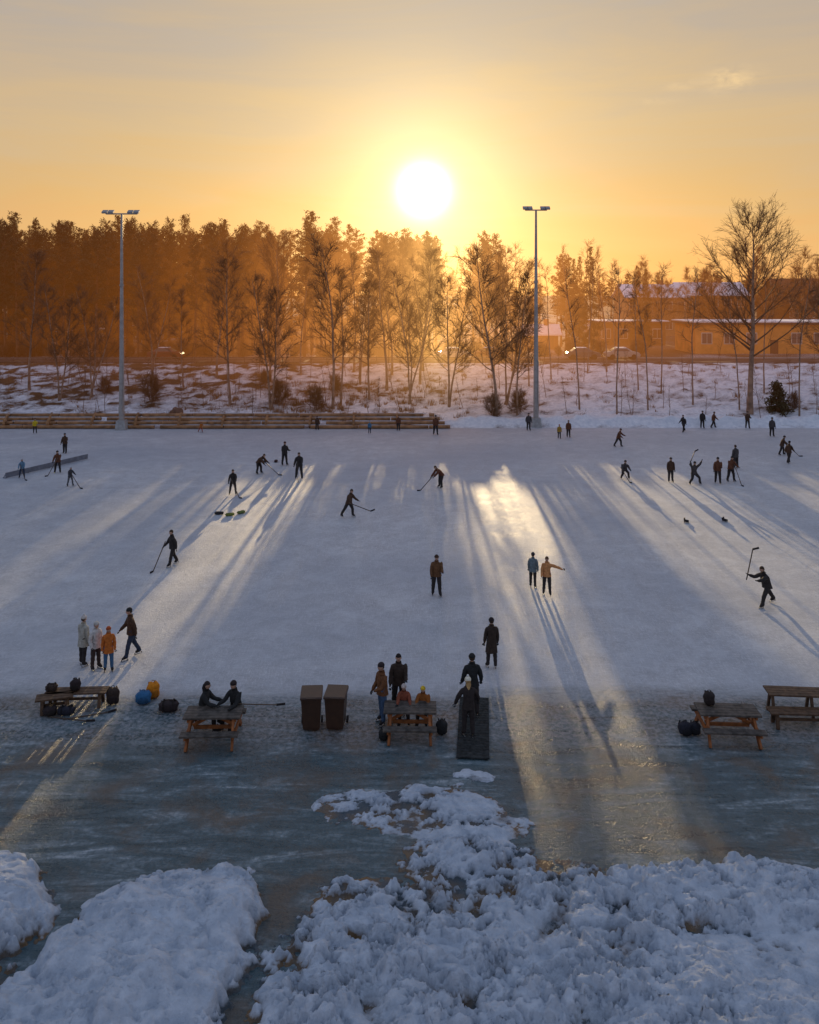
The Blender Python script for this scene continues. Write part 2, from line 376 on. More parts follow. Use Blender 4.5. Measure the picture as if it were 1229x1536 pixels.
def bag(name,x,y,col,sx=.24,sy=.16,sz=.24,rz=0,z=.0,duffel=False):
    mb=MB(); m=cloth(col); d=cloth(tuple(c*.5 for c in col))
    def lump(v): return Vector((v.x*(1+.08*math.sin(v.z*5+v.y*3)),v.y*(1+.1*math.sin(v.x*4)),v.z*(.95+.12*math.sin(v.x*6+col[0]*90))))
    mb.blob((0,0,sz),(sx,sy,sz),m,None,16,12,lump,.65)
    if duffel:
        if sz>.09:
            for q in(-.5,.5): mb.tube([(sx*q,-sy*1.02,sz*.4),(sx*q,-sy*.9,sz*1.7),(sx*q,0,sz*2.25),(sx*q,sy*.9,sz*1.7)],[.018]*4,6,d)
        mb.tube([(-sx*.8,0,sz*1.96),(sx*.8,0,sz*1.96)],[.012,.012],6,d)
    else:
        mb.blob((0,-sy*.9,sz*.7),(sx*.7,sy*.4,sz*.5),d,None,12,8,lump,.6)
        for q in(-.5,.5): mb.tube([(sx*q,sy*.9,sz*1.8),(sx*q,sy*1.35,sz*1.2),(sx*q,sy*1.0,sz*.3)],[.025,.025,.02],6,d)
        mb.tube([(-.05,0,sz*1.95),(-.03,0,sz*2.2),(.03,0,sz*2.2),(.05,0,sz*1.95)],[.01]*4,6,d)
        for q in(-.8,.8): mb.tube([(sx*q,-.05,sz*.4),(sx*q*1.1,0,sz*1.3)],[.02,.015],6,d)
    return mb.obj(name,(x,y,z),rz,smooth=True)
bag('backpack',-9.4,26.4,(.04,.022,.018),.2,.17,.26,.3); bag('duffel_bag',-7.5,25.95,(.03,.02,.016),.3,.2,.16,.1,duffel=True)
bag('blue_backpack',-8.45,26.45,(.03,.12,.25),.24,.18,.19,.2); bag('orange_jacket_bundle',-8.25,26.8,(.6,.2,.01),.2,.17,.25,.5)
bag('backpack',-10.55,26.3,(.03,.02,.018),.16,.13,.18,.1,z=.47); bag('backpack',-11.1,25.7,(.03,.02,.02),.2,.16,.14,.7); bag('duffel_bag',-10.6,25.75,(.02,.02,.025),.26,.17,.12,.2,duffel=True)
bag('duffel_bag',-11.3,26.3,(.035,.025,.02),.18,.16,.1,.2,z=.47,duffel=True)
bag('backpack',8.12,24.55,(.018,.018,.022),.19,.16,.19,.1); bag('backpack',8.42,24.6,(.018,.018,.022),.17,.15,.17,-.2)
bag('backpack',8.9,24.75,(.03,.022,.02),.16,.13,.2,-.1,z=.775)
for i,(x,y,c) in enumerate([(-11.2,49,(.03,.03,.03)),(-10.5,48.7,(.15,.17,.03)),(-9.95,49.2,(.12,.15,.04)),(-11.2,64,(.02,.02,.02)),(-10.3,64.2,(.05,.02,.02))]):
    bag('duffel_bag',x,y,c,.27,.13,.085,i*.4,duffel=True)
bag('bag',-.75,24.3,(.02,.02,.02),.15,.15,.14,0); bag('backpack',.95,24.6,(.02,.016,.014),.17,.15,.2,0)
def skate_pair(x,y,rz):
    mb=MB()
    for q,a in((-.1,.2),(.12,-.3)):
        def L_(v): return Vector(v)+Vector((q,0,0))
        mb.tube([L_((0,-.12,.09)),L_((0,0,.10)),L_((0,.1,.12)),L_((0,.12,.24))],[.035,.045,.05,.048],8,BLACK)
        mb.beam(L_((0,-.14,.02)),L_((0,.15,.02)),.008,.04,STEEL)
        for yy in(-.09,.1): mb.tube([L_((0,yy,.07)),L_((0,yy,.035))],[.02,.015],6,BLACK)
    mb.obj('ice_skates',(x,y,.004),rz)
skate_pair(15.7,47.2,1.2); skate_pair(17.95,47.4,.9)
def loose_stick(x,y,rz,z=.03):
    mb=MB(); mb.beam((-.7,0,0),(.6,0,0),.03,.025,WOOD_STICK); mb.beam((.6,0,0),(.85,.08,.0),.03,.06,BLACK); mb.obj('hockey_stick',(x,y,z),rz)
loose_stick(-9.9,25.6,.35); loose_stick(-4.55,24.75,-.05,.79); loose_stick(-10.4,25.4,-.2)
def rink_board():
    mb=MB(); m=mat('board_paint',(.16,.17,.2),.5,.2,3)
    for i in range(4):
        a=i*1.9-3.8; mb.box((a+.95,0,.22),(1.88,.06,.36),m); mb.beam((a+.1,.05,.02),(a+.1,.35,.02),.05,.04,m); mb.beam((a+.1,.3,.02),(a+.1,.04,.35),.04,.04,m)
    mb.obj('rink_barrier',(-26.8,61.9,.004),math.radians(66))
rink_board()

def mast(x,y,H,w):
    mb=MB(); m=mat('galvanised_steel',(.36,.33,.31),.5,.15,3,metal=.3); c=mat('concrete',(.35,.34,.33),.85,.2,4,bump=.2)
    mb.tube([(0,0,0),(0,0,H*.33),(0,0,H*.66),(0,0,H-.3)],[.27,.22,.16,.10],16,m)
    for q in(.33,.66): mb.tube([(0,0,H*q-.1),(0,0,H*q+.1)],[.25-.04*q*3*.5,.24-.06*q],16,m)
    mb.beam((-w/2,0,H-.3),(w/2,0,H-.3),.12,.12,m)
    for q in(-1,-.62,.62,1):
        M=Matrix.Rotation(.5,3,'X'); mb.box((q*w/2,-.25,H-.12),(.52,.5,.16),m,M=M); mb.beam((q*w/2,0,H-.3),(q*w/2,-.15,H-.12),.08,.08,m)
    mb.box((0,0,.45),(1.0,1.0,.9),c,taper=.8); mb.box((.0,-.29,1.9),(.35,.2,.6),m)
    mb.tube([(.18,-.26,2.2),(.2,-.2,H*.3)],[.03,.03],6,m)
    mb.obj('floodlight_mast',(x,y,0))
mast(-27.5,79.6,20.9,3.0); mast(12.3,81.0,21.4,2.1)

def timber():
    mb=MB(); m=mat('timber_logs',(.32,.16,.07),.7,.4,2,bump=.3)
    e=mat('log_snow',(.6,.6,.64),.9,.1)
    for row in range(4):
        x=-62+random.uniform(0,1)
        end=3.9-row*.5
        while x<end:
            L=min(random.uniform(4,8),end-x); y0=80.0+row*.33+random.uniform(-.05,.05); z0=.19+row*.33
            mb.tube([(x,y0,z0),(x+L*.5,y0+.03,z0+random.uniform(-.03,.03)),(x+L,y0,z0)],[.17,.175,.16],10,m); x+=L+random.choice([.06,.06,.1,.6])
    x=-60
    while x<3:
        mb.box((x,80.75,.6),(.2,1.5,.95),m,M=Matrix.Rotation(.6,3,'X')); x+=4.2
    for row in range(4):
        for k in range(40):
            xx=random.uniform(-60,3); mb.blob((xx,80.1+row*.33,.35+row*.33),(random.uniform(.4,1.6),.12,.035),e,None,8,4)
    mb.obj('timber_log_steps',smooth=True)
timber()

# ------------------------------------------------------------ surfaces
def N(nt,t,**kw):
    n=nt.nodes.new(t)
    for k,v in kw.items(): setattr(n,k,v)
    return n
def ramp(nt,src,stops):
    r=nt.nodes.new('ShaderNodeValToRGB'); el=r.color_ramp.elements
    while len(el)<len(stops): el.new(.5)
    for e,(p,c) in zip(el,stops):
        e.position=p; e.color=(c,c,c,1) if isinstance(c,(int,float)) else list(c)+[1]
    nt.links.new(src,r.inputs[0]); return r.outputs[0]
def mixc(nt,fac,a,b):
    m=nt.nodes.new('ShaderNodeMix'); m.data_type='RGBA'
    for sock,v in((m.inputs[0],fac),(m.inputs[6],a),(m.inputs[7],b)):
        if isinstance(v,bpy.types.NodeSocket): nt.links.new(v,sock)
        else: sock.default_value=v if not isinstance(v,tuple) else list(v)+[1]
    return m.outputs[2]
def math_(nt,op,a,b=None,c=None):
    m=nt.nodes.new('ShaderNodeMath'); m.operation=op
    for i,v in enumerate((a,b,c)):
        if v is None: continue
        if isinstance(v,bpy.types.NodeSocket): nt.links.new(v,m.inputs[i])
        else: m.inputs[i].default_value=v
    return m.outputs[0]
def mrange(nt,v,a,b,c=0.,d=1.,smooth=True):
    f=nt.nodes.new('ShaderNodeMapRange'); nt.links.new(v,f.inputs[0])
    for i,q in zip((1,2,3,4),(a,b,c,d)): f.inputs[i].default_value=q
    if smooth: f.interpolation_type='SMOOTHSTEP'
    return f.outputs[0]
def noise(nt,vec,scale,detail=5,rough=.55,dist=0,mapscale=None,rot=0):
    if mapscale:
        mp=nt.nodes.new('ShaderNodeMapping'); mp.inputs['Scale'].default_value=mapscale; mp.inputs['Rotation'].default_value=(0,0,rot)
        nt.links.new(vec,mp.inputs[0]); vec=mp.outputs[0]
    n=nt.nodes.new('ShaderNodeTexNoise'); n.inputs['Scale'].default_value=scale; n.inputs['Detail'].default_value=detail
    n.inputs['Roughness'].default_value=rough; n.inputs['Distortion'].default_value=dist
    nt.links.new(vec,n.inputs['Vector']); return n.outputs['Fac']

def ice_material():
    m,nt,b=nt_new('ice_surface'); tc=N(nt,'ShaderNodeTexCoord'); ob=tc.outputs['Object']
    sep=N(nt,'ShaderNodeSeparateXYZ'); nt.links.new(ob,sep.inputs[0])
    big=noise(nt,ob,.12,3,.6,.4,(.6,1,1)); med=noise(nt,ob,.9,6,.68,.6); fine=noise(nt,ob,11,4,.7)
    scr1=noise(nt,ob,3.5,2,.6,1.2,(1,12,1),.5); scr2=noise(nt,ob,3.0,2,.6,1.5,(14,1,1),-.35)
    c1=ramp(nt,med,[(.3,(.34,.345,.36)),(.5,(.43,.435,.45)),(.72,(.57,.575,.585))])
    c1=mixc(nt,math_(nt,'MULTIPLY',ramp(nt,scr1,[(.55,0.),(.59,1.)]),.6),c1,(.70,.71,.73))
    c1=mixc(nt,math_(nt,'MULTIPLY',ramp(nt,scr2,[(.56,0.),(.60,1.)]),.6),c1,(.70,.71,.73))
    c1=mixc(nt,math_(nt,'MULTIPLY',ramp(nt,big,[(.35,0.),(.7,1.)]),.55),c1,(.29,.325,.38))
    strk=noise(nt,ob,1.3,6,.68,.9,(.3,1.5,1)); gr=noise(nt,ob,7,4,.7,.5)
    sg=math_(nt,'ADD',math_(nt,'MULTIPLY',strk,.7),math_(nt,'MULTIPLY',gr,.3))
    c2=ramp(nt,sg,[(.36,(.045,.08,.09)),(.5,(.085,.13,.145)),(.58,(.18,.23,.25)),(.68,(.48,.52,.54))])
    patch=noise(nt,ob,.55,4,.6,.5)
    c2=mixc(nt,ramp(nt,patch,[(.50,0.),(.66,.6)]),c2,(.15,.105,.07))
    strip=math_(nt,'MULTIPLY',mrange(nt,sep.outputs['Y'],23.2,24.8),math_(nt,'MULTIPLY',ramp(nt,gr,[(.42,0.),(.6,1.)]),.5))
    c2=mixc(nt,strip,c2,(.38,.38,.40))
    yy=math_(nt,'ADD',sep.outputs['Y'],math_(nt,'MULTIPLY',math_(nt,'SUBTRACT',noise(nt,ob,.9,7,.7,.3,(.3,1,1)),.5),2.6))
    fac=mrange(nt,yy,26.2,27.8)
    col=mixc(nt,fac,c2,c1); nt.links.new(col,b.inputs['Base Color'])
    r2=ramp(nt,sg,[(.4,.24),(.62,.55)])
    nt.links.new(mixc(nt,fac,r2,(.72,.72,.72)),b.inputs['Roughness']); b.inputs['IOR'].default_value=1.31
    nt.links.new(math_(nt,'ADD',.55,math_(nt,'MULTIPLY',fac,.4)),b.inputs['Specular IOR Level'])
    nt.links.new(math_(nt,'MULTIPLY',fac,.26),b.inputs['Coat Weight']); nt.links.new(ramp(nt,med,[(.3,.28),(.7,.55)]),b.inputs['Coat Roughness']); b.inputs['Coat IOR'].default_value=1.3
    h=math_(nt,'ADD',math_(nt,'MULTIPLY',fine,.5),math_(nt,'MULTIPLY',med,1.0))
    h2=math_(nt,'ADD',h,math_(nt,'MULTIPLY',math_(nt,'ADD',scr1,scr2),.3)); h2=math_(nt,'ADD',h2,math_(nt,'MULTIPLY',gr,.8))
    bp=N(nt,'ShaderNodeBump'); bp.inputs['Distance'].default_value=.04
    nt.links.new(math_(nt,'SUBTRACT',1.0,math_(nt,'MULTIPLY',fac,.45)),bp.inputs['Strength'])
    nt.links.new(h2,bp.inputs['Height']); nt.links.new(bp.outputs[0],b.inputs['Normal']); nt.links.new(bp.outputs[0],b.inputs['Coat Normal'])
    return m
def snow_material(name,dirtcols,fine=22,glossy=True,cols=((.58,.62,.68),(.78,.80,.83))):
    m,nt,b=nt_new(name); tc=N(nt,'ShaderNodeTexCoord'); ob=tc.outputs['Object']
    n1=noise(nt,ob,2.5,5,.6); n2=noise(nt,ob,fine,4,.7)
    c=ramp(nt,n1,[(.32,cols[0]),(.68,cols[1])])
    a=N(nt,'ShaderNodeAttribute'); a.attribute_name='cover'
    f=math_(nt,'ADD',a.outputs['Fac'],math_(nt,'MULTIPLY',math_(nt,'SUBTRACT',noise(nt,ob,5,5,.75),.5),.7))
    dirt=ramp(nt,noise(nt,ob,1.1,4),[(.42,dirtcols[0]),(.62,dirtcols[1])])
    c=mixc(nt,ramp(nt,f,[(.14,0.),(.34,.6),(.65,1.)]),dirt,c)
    nt.links.new(c,b.inputs['Base Color'])
    if glossy: nt.links.new(ramp(nt,f,[(.15,.25),(.4,.65)]),b.inputs['Roughness']); b.inputs['Specular IOR Level'].default_value=.3
    else: b.inputs['Roughness'].default_value=1.; b.inputs['Specular IOR Level'].default_value=.03
    bp=N(nt,'ShaderNodeBump'); bp.inputs['Distance'].default_value=.06; bp.inputs['Strength'].default_value=1.
    nt.links.new(math_(nt,'ADD',n1,math_(nt,'MULTIPLY',n2,.7)),bp.inputs['Height']); nt.links.new(bp.outputs[0],b.inputs['Normal'])
    return m
ICE=ice_material()
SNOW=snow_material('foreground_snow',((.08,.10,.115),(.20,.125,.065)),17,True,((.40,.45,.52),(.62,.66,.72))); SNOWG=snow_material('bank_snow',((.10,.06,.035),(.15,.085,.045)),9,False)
xs=np.linspace(-70,70,141); ys=np.linspace(4,80.5,78); X,Y=np.meshgrid(xs,ys)
grid_obj('ice_rink',X,Y,np.zeros_like(X),ICE)
def bank_z(x,y):
    t=np.clip((y-80.6)/19.5,0,1); return 4.6*(t*.75+.25*t*t*(3-2*t))
xs=np.concatenate([[-3000,-1000,-400,-200,-120],np.arange(-90,90.1,.5),[120,200,400,1000,3000]])
ys=np.concatenate([[-600,-100,0,40,79],np.arange(80,110,.3),[112,116,120,130,150,200,300,600,1200,3000]])
X,Y=np.meshgrid(xs,ys)
rough=np.clip((Y-80.5)/2,0,1)*np.clip((101-Y)/2,0,1)
Z=bank_z(X,Y)-.04+rough*(.5*(fbm(X*.25,Y*.25,3,5)-.5)+.5*(fbm(X*1.2,Y*1.2,4,9,True)-.3))
ridge=np.exp(-((Y-81.6-.6*fbm(X*.3,Y*0,2,4))/.9)**2)*np.clip((X-2)/4,0,1)*(.3+.9*fbm(X*.9,Y*.9,3,12)); Z=Z+ridge*.9
side=np.clip((5-X)/25,0,1)
cov=.42+1.5*(fbm(X*.8,Y*1.3,5,21,gain=.65)-.42)+ridge-.28*side*np.clip((Y-83)/6,0,1)
cov=np.where(Y>99,cov-.25,cov)
cov=np.where(Y>107,.10+.4*(fbm(X*.15,Y*.15,3,33)-.4),cov)
grid_obj('ground',X,Y,Z,SNOWG,{'cover':cov})

# foreground snow heaps
xs=np.arange(-14,14.01,.026); ys=np.arange(12.0,24,.026); X,Y=np.meshgrid(xs,ys)
wx=X+.6*(fbm(X*.8,Y*.8,4,50)-.5)+.12*(fbm(X*4,Y*4,3,52)-.5); wy=Y+.6*(fbm(X*.8+9,Y*.8,4,60)-.5)+.12*(fbm(X*4+3,Y*4,3,62)-.5)
edge=.8*(fbm(X*1.3,Y*1.3,5,70)-.5)+.4*(fbm(X*5,Y*5,3,75)-.5)
blobs=[(-5.1,15.7,2.3,3.0,.50,.3),(-4.4,17.2,1.5,1.5,.40,.4),(-9.4,16.9,2.0,2.3,.45,.35),(-6.0,14,2.7,2.2,.4,.4),(-13,16,2.5,3,.5,.3),
       (0.0,15.0,3.1,3.9,.22,1.),(3.2,15.4,3.0,3.9,.24,1.),(0.1,21.05,2.5,1.05,.10,.8),(1.5,20.2,1.6,.8,.09,.8),(1.7,22.5,.5,.3,.03,.5),(1.4,19,2.2,.9,.12,1.),(-1.0,17.9,1.3,1.0,.12,1.),
       (7.0,17.9,3.8,1.1,.26,.8),(9.8,15.0,4.4,3.4,.16,.05),(6.2,14.6,2.0,2.6,.2,.55)]
cov=np.full_like(X,-9.); hh=np.zeros_like(X); rr=np.zeros_like(X); ws=np.zeros_like(X)+1e-6
for cx,cy,rx,ry,hg,rg in blobs:
    c=1-((wx-cx)/rx)**2-((wy-cy)/ry)**2
    cov=np.maximum(cov,c); w=np.clip(c,0,1); hh=np.maximum(hh,hg*np.clip(c,0,1)**.6); rr+=rg*w; ws+=w
rr/=ws
cv=np.clip((cov+edge*1.6)/.4,0,1); cv=cv*cv*(3-2*cv)
sat=lambda a,t: t*np.tanh(a/t)
bil=sat(fbm(wx*1.3,wy*1.7,3,80,True,.5),.4); bil2=sat(fbm(wx*3.4,wy*4.4,3,90,True,.5),.35); big=fbm(X*.7,Y*.7,3,95)
plate=sat(fbm(wx*.62+4,wy*.8,4,140,True,.5),.5)
chunk=np.clip((fbm(wx*2.6+5,wy*3.3,4,120,gain=.6)-.49)*5,0,1); chunk=chunk*chunk*(3-2*chunk)
clump=np.clip((fbm(wx*6+5,wy*7.5,3,130,gain=.6)-.5)*5,0,1)
holes=np.clip((fbm(X*1.9+3,Y*2.7,5,97,gain=.68)-.505)*8,0,1)*np.clip(rr*1.3,0,1)
track=np.exp(-((X-2.9+.5*np.sin(Y*1.3))/.28)**2)+np.exp(-((X+.35+.35*np.sin(Y*1.7+1))/.25)**2)
track=np.clip(track*1.4*np.clip((fbm(X*1.5,Y*1.2,3,222)-.3)*4,0,1),0,1)
holes=np.clip(holes+track*.9,0,1)
smoothm=1-np.clip(rr*1.3,0,1)
am=np.clip(hh/.16,.4,1)
Z=cv*(hh*(.5+1.0*big)+.05+am*(bil*.42*(.18+.82*rr)+bil2*.18*(.2+rr)+chunk*.12*rr+clump*.05*rr*(.4+chunk))+smoothm*(plate*.7*np.clip(hh*3,.1,1)+.05*bil2)-.12)
Z=Z-holes*.17*cv
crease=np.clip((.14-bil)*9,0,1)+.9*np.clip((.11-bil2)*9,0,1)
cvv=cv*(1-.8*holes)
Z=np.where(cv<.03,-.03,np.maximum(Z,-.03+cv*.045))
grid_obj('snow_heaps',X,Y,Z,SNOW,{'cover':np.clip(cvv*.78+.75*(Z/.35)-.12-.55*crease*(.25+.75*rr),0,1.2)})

ROAD=mat('asphalt_winter',(.10,.075,.06),1.,.35,.6,spec=.03)
mb=MB(); mb.box((0,104.2,4.60),(600,6.0,.06),ROAD); mb.box((0,107.5,4.66),(600,.2,.2),mat('kerb_stone',(.3,.29,.28),.8)); mb.obj('road')
mb=MB(); gm=mat('guardrail_steel',(.14,.10,.08),.6,.2,2)
for i in range(45): mb.box((-78+i*2,100.9,4.95),(.1,.1,.8),gm)
mb.box((-34,100.83,5.22),(90,.05,.14),gm); mb.box((-34,100.83,5.0),(90,.05,.06),gm); mb.obj('guardrail')

# ------------------------------------------------------------ trees
BARKB=mat('birch_bark',(.24,.16,.11),.8,.5,1.5)
TWIG=mat('birch_twig',(.15,.075,.035),.8,.2,2)
BARKP=mat('pine_bark',(.16,.075,.035),.9,.3,2)
NEED=mat('pine_needles',(.10,.06,.02),.8,.4,.7)
NEEDG=mat('spruce_needles',(.06,.05,.02),.8,.35,.7)
GRASS=mat('dry_grass_blades',(.26,.13,.05),.8,.3,1)
def rvec(): return Vector((random.gauss(0,1),random.gauss(0,1),random.gauss(0,1))).normalized()
def bare_tree(H,r,spread=1.0,n1=30,n2=8,n3=8,start=.28,stems=1,up=.75,bark=BARKB):
    mb=MB()
    for st in range(stems):
        sp=.05 if stems==1 else (.13 if stems==2 else .35)
        lean=Vector((random.uniform(-sp,sp),random.uniform(-sp,sp),1))
        pts=[Vector((random.uniform(-sp,sp)*.6,random.uniform(-sp,sp)*.6,-.3))]; k=10
        d=lean.normalized(); h=H*random.uniform(.75,1) if stems>1 else H
        for i in range(k):
            pts.append(pts[-1]+d*h/k); d=(d+Vector((random.uniform(-.08,.08),random.uniform(-.08,.08),.03))).normalized()
        rs=[r*(1-i/k)**.8*(1.25 if i==0 else 1)+.015 for i in range(k+1)]
        mb.tube(pts,rs,7,bark,False)
        for a in range(n1):
            t=start+(1-start)*((a+random.random())/n1)*.97; ii=t*k; i=min(k-1,int(ii)); p=pts[i].lerp(pts[i+1],ii-i)
            az=random.uniform(0,6.283); el=up*(.55+.6*t)
            dr=Vector((math.cos(az)*math.cos(el),math.sin(az)*math.cos(el),math.sin(el)))
            L=spread*H*(.30*(1-t)**.7+.05)*random.uniform(.6,1.25)
            q=[p]; dd=dr.copy()
            for s_ in range(4): q.append(q[-1]+dd*L/4); dd=(dd+Vector((0,0,.12))+rvec()*.15).normalized()
            rb=max(.02,rs[i]*.38); mb.tube(q,[rb,rb*.8,rb*.6,rb*.4,.012],4,TWIG,False)
            for b_ in range(n2):
                u=.2+.8*random.random(); jj=u*4; j=min(3,int(jj)); pp=q[j].lerp(q[j+1],jj-j)
                d2=((q[j+1]-q[j]).normalized()+rvec()*.65+Vector((0,0,.1))).normalized(); L2=L*random.uniform(.25,.45)+.3
                e=pp+d2*L2*.5; e2=e+(d2+rvec()*.3).normalized()*L2*.5
                mb.tube([pp,e,e2],[.02,.015,.009],3,TWIG,False)
                for c_ in range(n3):
                    v=random.random(); w=pp.lerp(e,v*2) if v<.5 else e.lerp(e2,v*2-1)
                    d3=(d2+rvec()*.8+Vector((0,0,-.05))).normalized(); mb.tube([w,w+d3*random.uniform(.35,.9)],[.013,.007],3,TWIG,False)
    o=mb.obj('proto'); me=o.data; bpy.data.objects.remove(o); return me
def pine(H,crown=.35,wid=2.6,spruce=False,dens=1.0):
    mb=MB(); k=8; pts=[Vector((0,0,-.3))]
    for i in range(k): pts.append(pts[-1]+Vector((random.uniform(-.1,.1),random.uniform(-.1,.1),H/k)))
    mb.tube(pts,[.2*(1-i/k)+.03 for i in range(k+1)],6,BARKP,False)
    nb=int(62*dens); nm=NEEDG if spruce else NEED
    tv=[];tf=[]
    for a in range(nb):
        t=(a+random.random())/nb; z=H*(crown+(1-crown)*t); az=a*2.4+random.uniform(-.7,.7)
        prof=(1-t)**.8*(1 if spruce else 1) if spruce else (1-t)**.55*min(1,.5+t*1.6)*random.choice([.55,1,1.15])
        prof+=.10
        L=wid*prof*random.uniform(.6,1.2)
        el=(-.25 if spruce else .1+.6*t)+random.uniform(-.25,.25)
        d=Vector((math.cos(az)*math.cos(el),math.sin(az)*math.cos(el),math.sin(el)))
        ip=min(k-1,int(z/H*k)); p=pts[ip].lerp(pts[ip+1],z/H*k-ip); e=p+d*L; mb.tube([p,p+d*L*.5,e],[.045,.03,.012],3,BARKP,False)
        nc=max(3,int(L*6))
        for c in range(nc):
            u=.3+.75*(c+random.random())/nc; q=p+d*L*u+rvec()*.2*L*.4
            for g in range(8):
                s=random.uniform(.2,.42); ax=(rvec()+Vector((0,0,.5))).normalized(); bx=ax.cross(rvec()).normalized(); qq=q+rvec()*random.uniform(.05,.42)
                o=len(tv); tv+= [qq-ax*s*.5-bx*s*.15, qq+ax*s*.6, qq-ax*s*.3+bx*s*.22]; tf.append((o,o+1,o+2))
    mb.add(tv,tf,nm)
    o=mb.obj('proto'); me=o.data; bpy.data.objects.remove(o); return me
def inst(me,name,x,y,z,sc=1,parent=None,sx=None):
    o=bpy.data.objects.new(name,me); scene.collection.objects.link(o); o.location=(x,y,z); o.rotation_euler[2]=random.uniform(0,6.28)
    o.scale=(sx or sc,sx or sc,sc)
    if parent: o.parent=parent
    return o
birches=[bare_tree(17,.15,.8),bare_tree(17,.11,.7,n1=22,stems=2,n3=6),bare_tree(16,.14,.95,n1=32),bare_tree(15,.10,.6,n1=24),bare_tree(16,.10,.8,n1=16,stems=3,n3=6)]
thins=[bare_tree(16,.08,.45,n1=14,n2=5,n3=4,start=.45),bare_tree(16,.075,.5,n1=13,n2=5,n3=4,start=.5)]
bigtree=bare_tree(20,.3,1.5,n1=42,n2=11,n3=10,start=.3,up=.85)
shrubm=bare_tree(3.2,.03,1.0,n1=8,n2=5,n3=4,start=.15,stems=7)
pines=[pine(19,.34,2.9),pine(19,.42,2.7),pine(18,.3,3.1),pine(20,.45,2.5)]
spruces=[pine(17,.08,3.0,True,1.6),pine(16,.12,2.6,True,1.5)]
smallspruce=pine(3.0,.05,1.3,True,1.0)
bz=lambda x,y:float(bank_z(np.array(float(x)),np.array(float(y))))-.05
CORR=((-11.6,-9.2),(-21.3,-19.2),(-33.5,-31.5),(3.2,6.6),(13.2,20.0),(24.6,31),(34,37))
def corr(x,y,mg=0.):
    u=x-.0172*y
    return any(a-mg<u<b+mg for a,b in CORR)
def corr2(x,y): return corr(x,y,1.3)
for i,(x,y,s) in enumerate([(-18.7,87,.95),(-14.3,85.5,1.0),(-7.9,86,1.08),(-7.2,87.4,.95),(0,87,.95),(-2.5,91,.9),(4.1,86.5,.9),(8.7,83,1.05),(10.9,84,1.0),(10.0,87,.95),(17.5,85.6,.9),
  (20.9,84,.95),(24.5,85.5,.85),(27.2,90,.9),(29.6,87,.9),(25,91,.8),(33.9,85.5,.9),(38.3,90,.9),(39.3,84,.9),(-34,89,.85),(-41.5,91,.9),(-37,88,.8),(-22,95,.9),(-12.5,96,.85),(-29,94,.9),
  (1.2,93,.95),(9.6,95,.95),(13.2,92,.9),(20.5,96,.85),(46,88,1),(-48,88,1),(-5.5,93,.9),(-2.,96,.9),(-6.5,97,.95),(1.6,97,.9),(-4.2,88,.8),(12,97,.95),(-15.5,93,.8),(-25,92,.7),(16,94,.8),(23,97,.8)]):
    me_=thins[i%2] if (corr(x,y,2.0) and x>12) else birches[i%5]
    inst(me_,'birch_tree',x,y,bz(x,y),s*random.uniform(.93,1.05))
inst(bigtree,'large_birch_tree',34.7,85,bz(34.7,85),.98); inst(bigtree,'large_birch_tree',-15.5,99,bz(-18,98),.75)
for (x,y,s) in [(-27,87.5,1.),(-13.6,86.5,.9),(-9.5,85.5,.8),(8.5,83.3,.8),(11,84.5,.8),(-33,90,.6),(39.5,85.5,.6),(-8,90,.7),(-16,92,.6)]:
    inst(shrubm,'bare_shrub',x,y,bz(x,y),s)
inst(smallspruce,'small_spruce_tree',37.7,85.0,bz(37.7,85),1.1)
mb=MB(); tv=[];tf=[]
for i in range(620):
    if i<260: x=random.gauss(-9,7); y=random.uniform(82.5,93)
    else: x=random.uniform(-60,58); y=random.uniform(82,99.5)
    if x>8 and random.random()<.5: continue
    z=bz(x,y)-.1; R_=random.uniform(.15,.7); nb=int(10+R_*40)
    for k in range(nb):
        a=random.uniform(0,6.28); rr_=R_*random.random(); bx,by=x+math.cos(a)*rr_,y+math.sin(a)*rr_*.7
        hgt=random.uniform(.2,.75)*(.5+R_); lx,ly=random.gauss(0,.3)*hgt,random.gauss(0,.3)*hgt; o=len(tv); w_=random.uniform(.012,.03)
        tv+=[(bx-w_,by,z),(bx+w_,by,z),(bx+lx,by+ly,z+hgt)]; tf.append((o,o+1,o+2))
mb.add(tv,tf,GRASS); mb.obj('dry_grass')
mb=MB()
for i in range(150):
    x=random.uniform(-58,58); y=random.uniform(82.5,99); z=bz(x,y)-.1; h=random.uniform(1.2,5.5); d=Vector((random.gauss(0,.12),random.gauss(0,.12),1)).normalized()
    p=[Vector((x,y,z))+d*h*t+Vector((random.gauss(0,.05),0,0)) for t in(0,.33,.66,1)]; mb.tube(p,[.03,.025,.016,.008],4,TWIG,False)
    for k in range(int(h*4)):
        t=random.uniform(.3,.95); b0=Vector((x,y,z))+d*h*t; dd=(rvec()*.6+Vector((0,0,.8))).normalized(); mb.tube([b0,b0+dd*h*.25*(1.2-t)],[.012,.006],3,TWIG,False)
mb.obj('saplings')
mb=MB(); mb.blob((0,0,.15),(.7,.5,.5),mat('boulder_rock',(.16,.09,.06),.9,.3,3,bump=.5),None,14,10,lambda v:v*(1+.12*math.sin(v.x*5+v.z*4)+.08*math.sin(v.y*9))); mb.obj('boulder',(-23.6,84.6,bz(-23,84.6)),smooth=True)
par=empty('pine_forest')
y=109
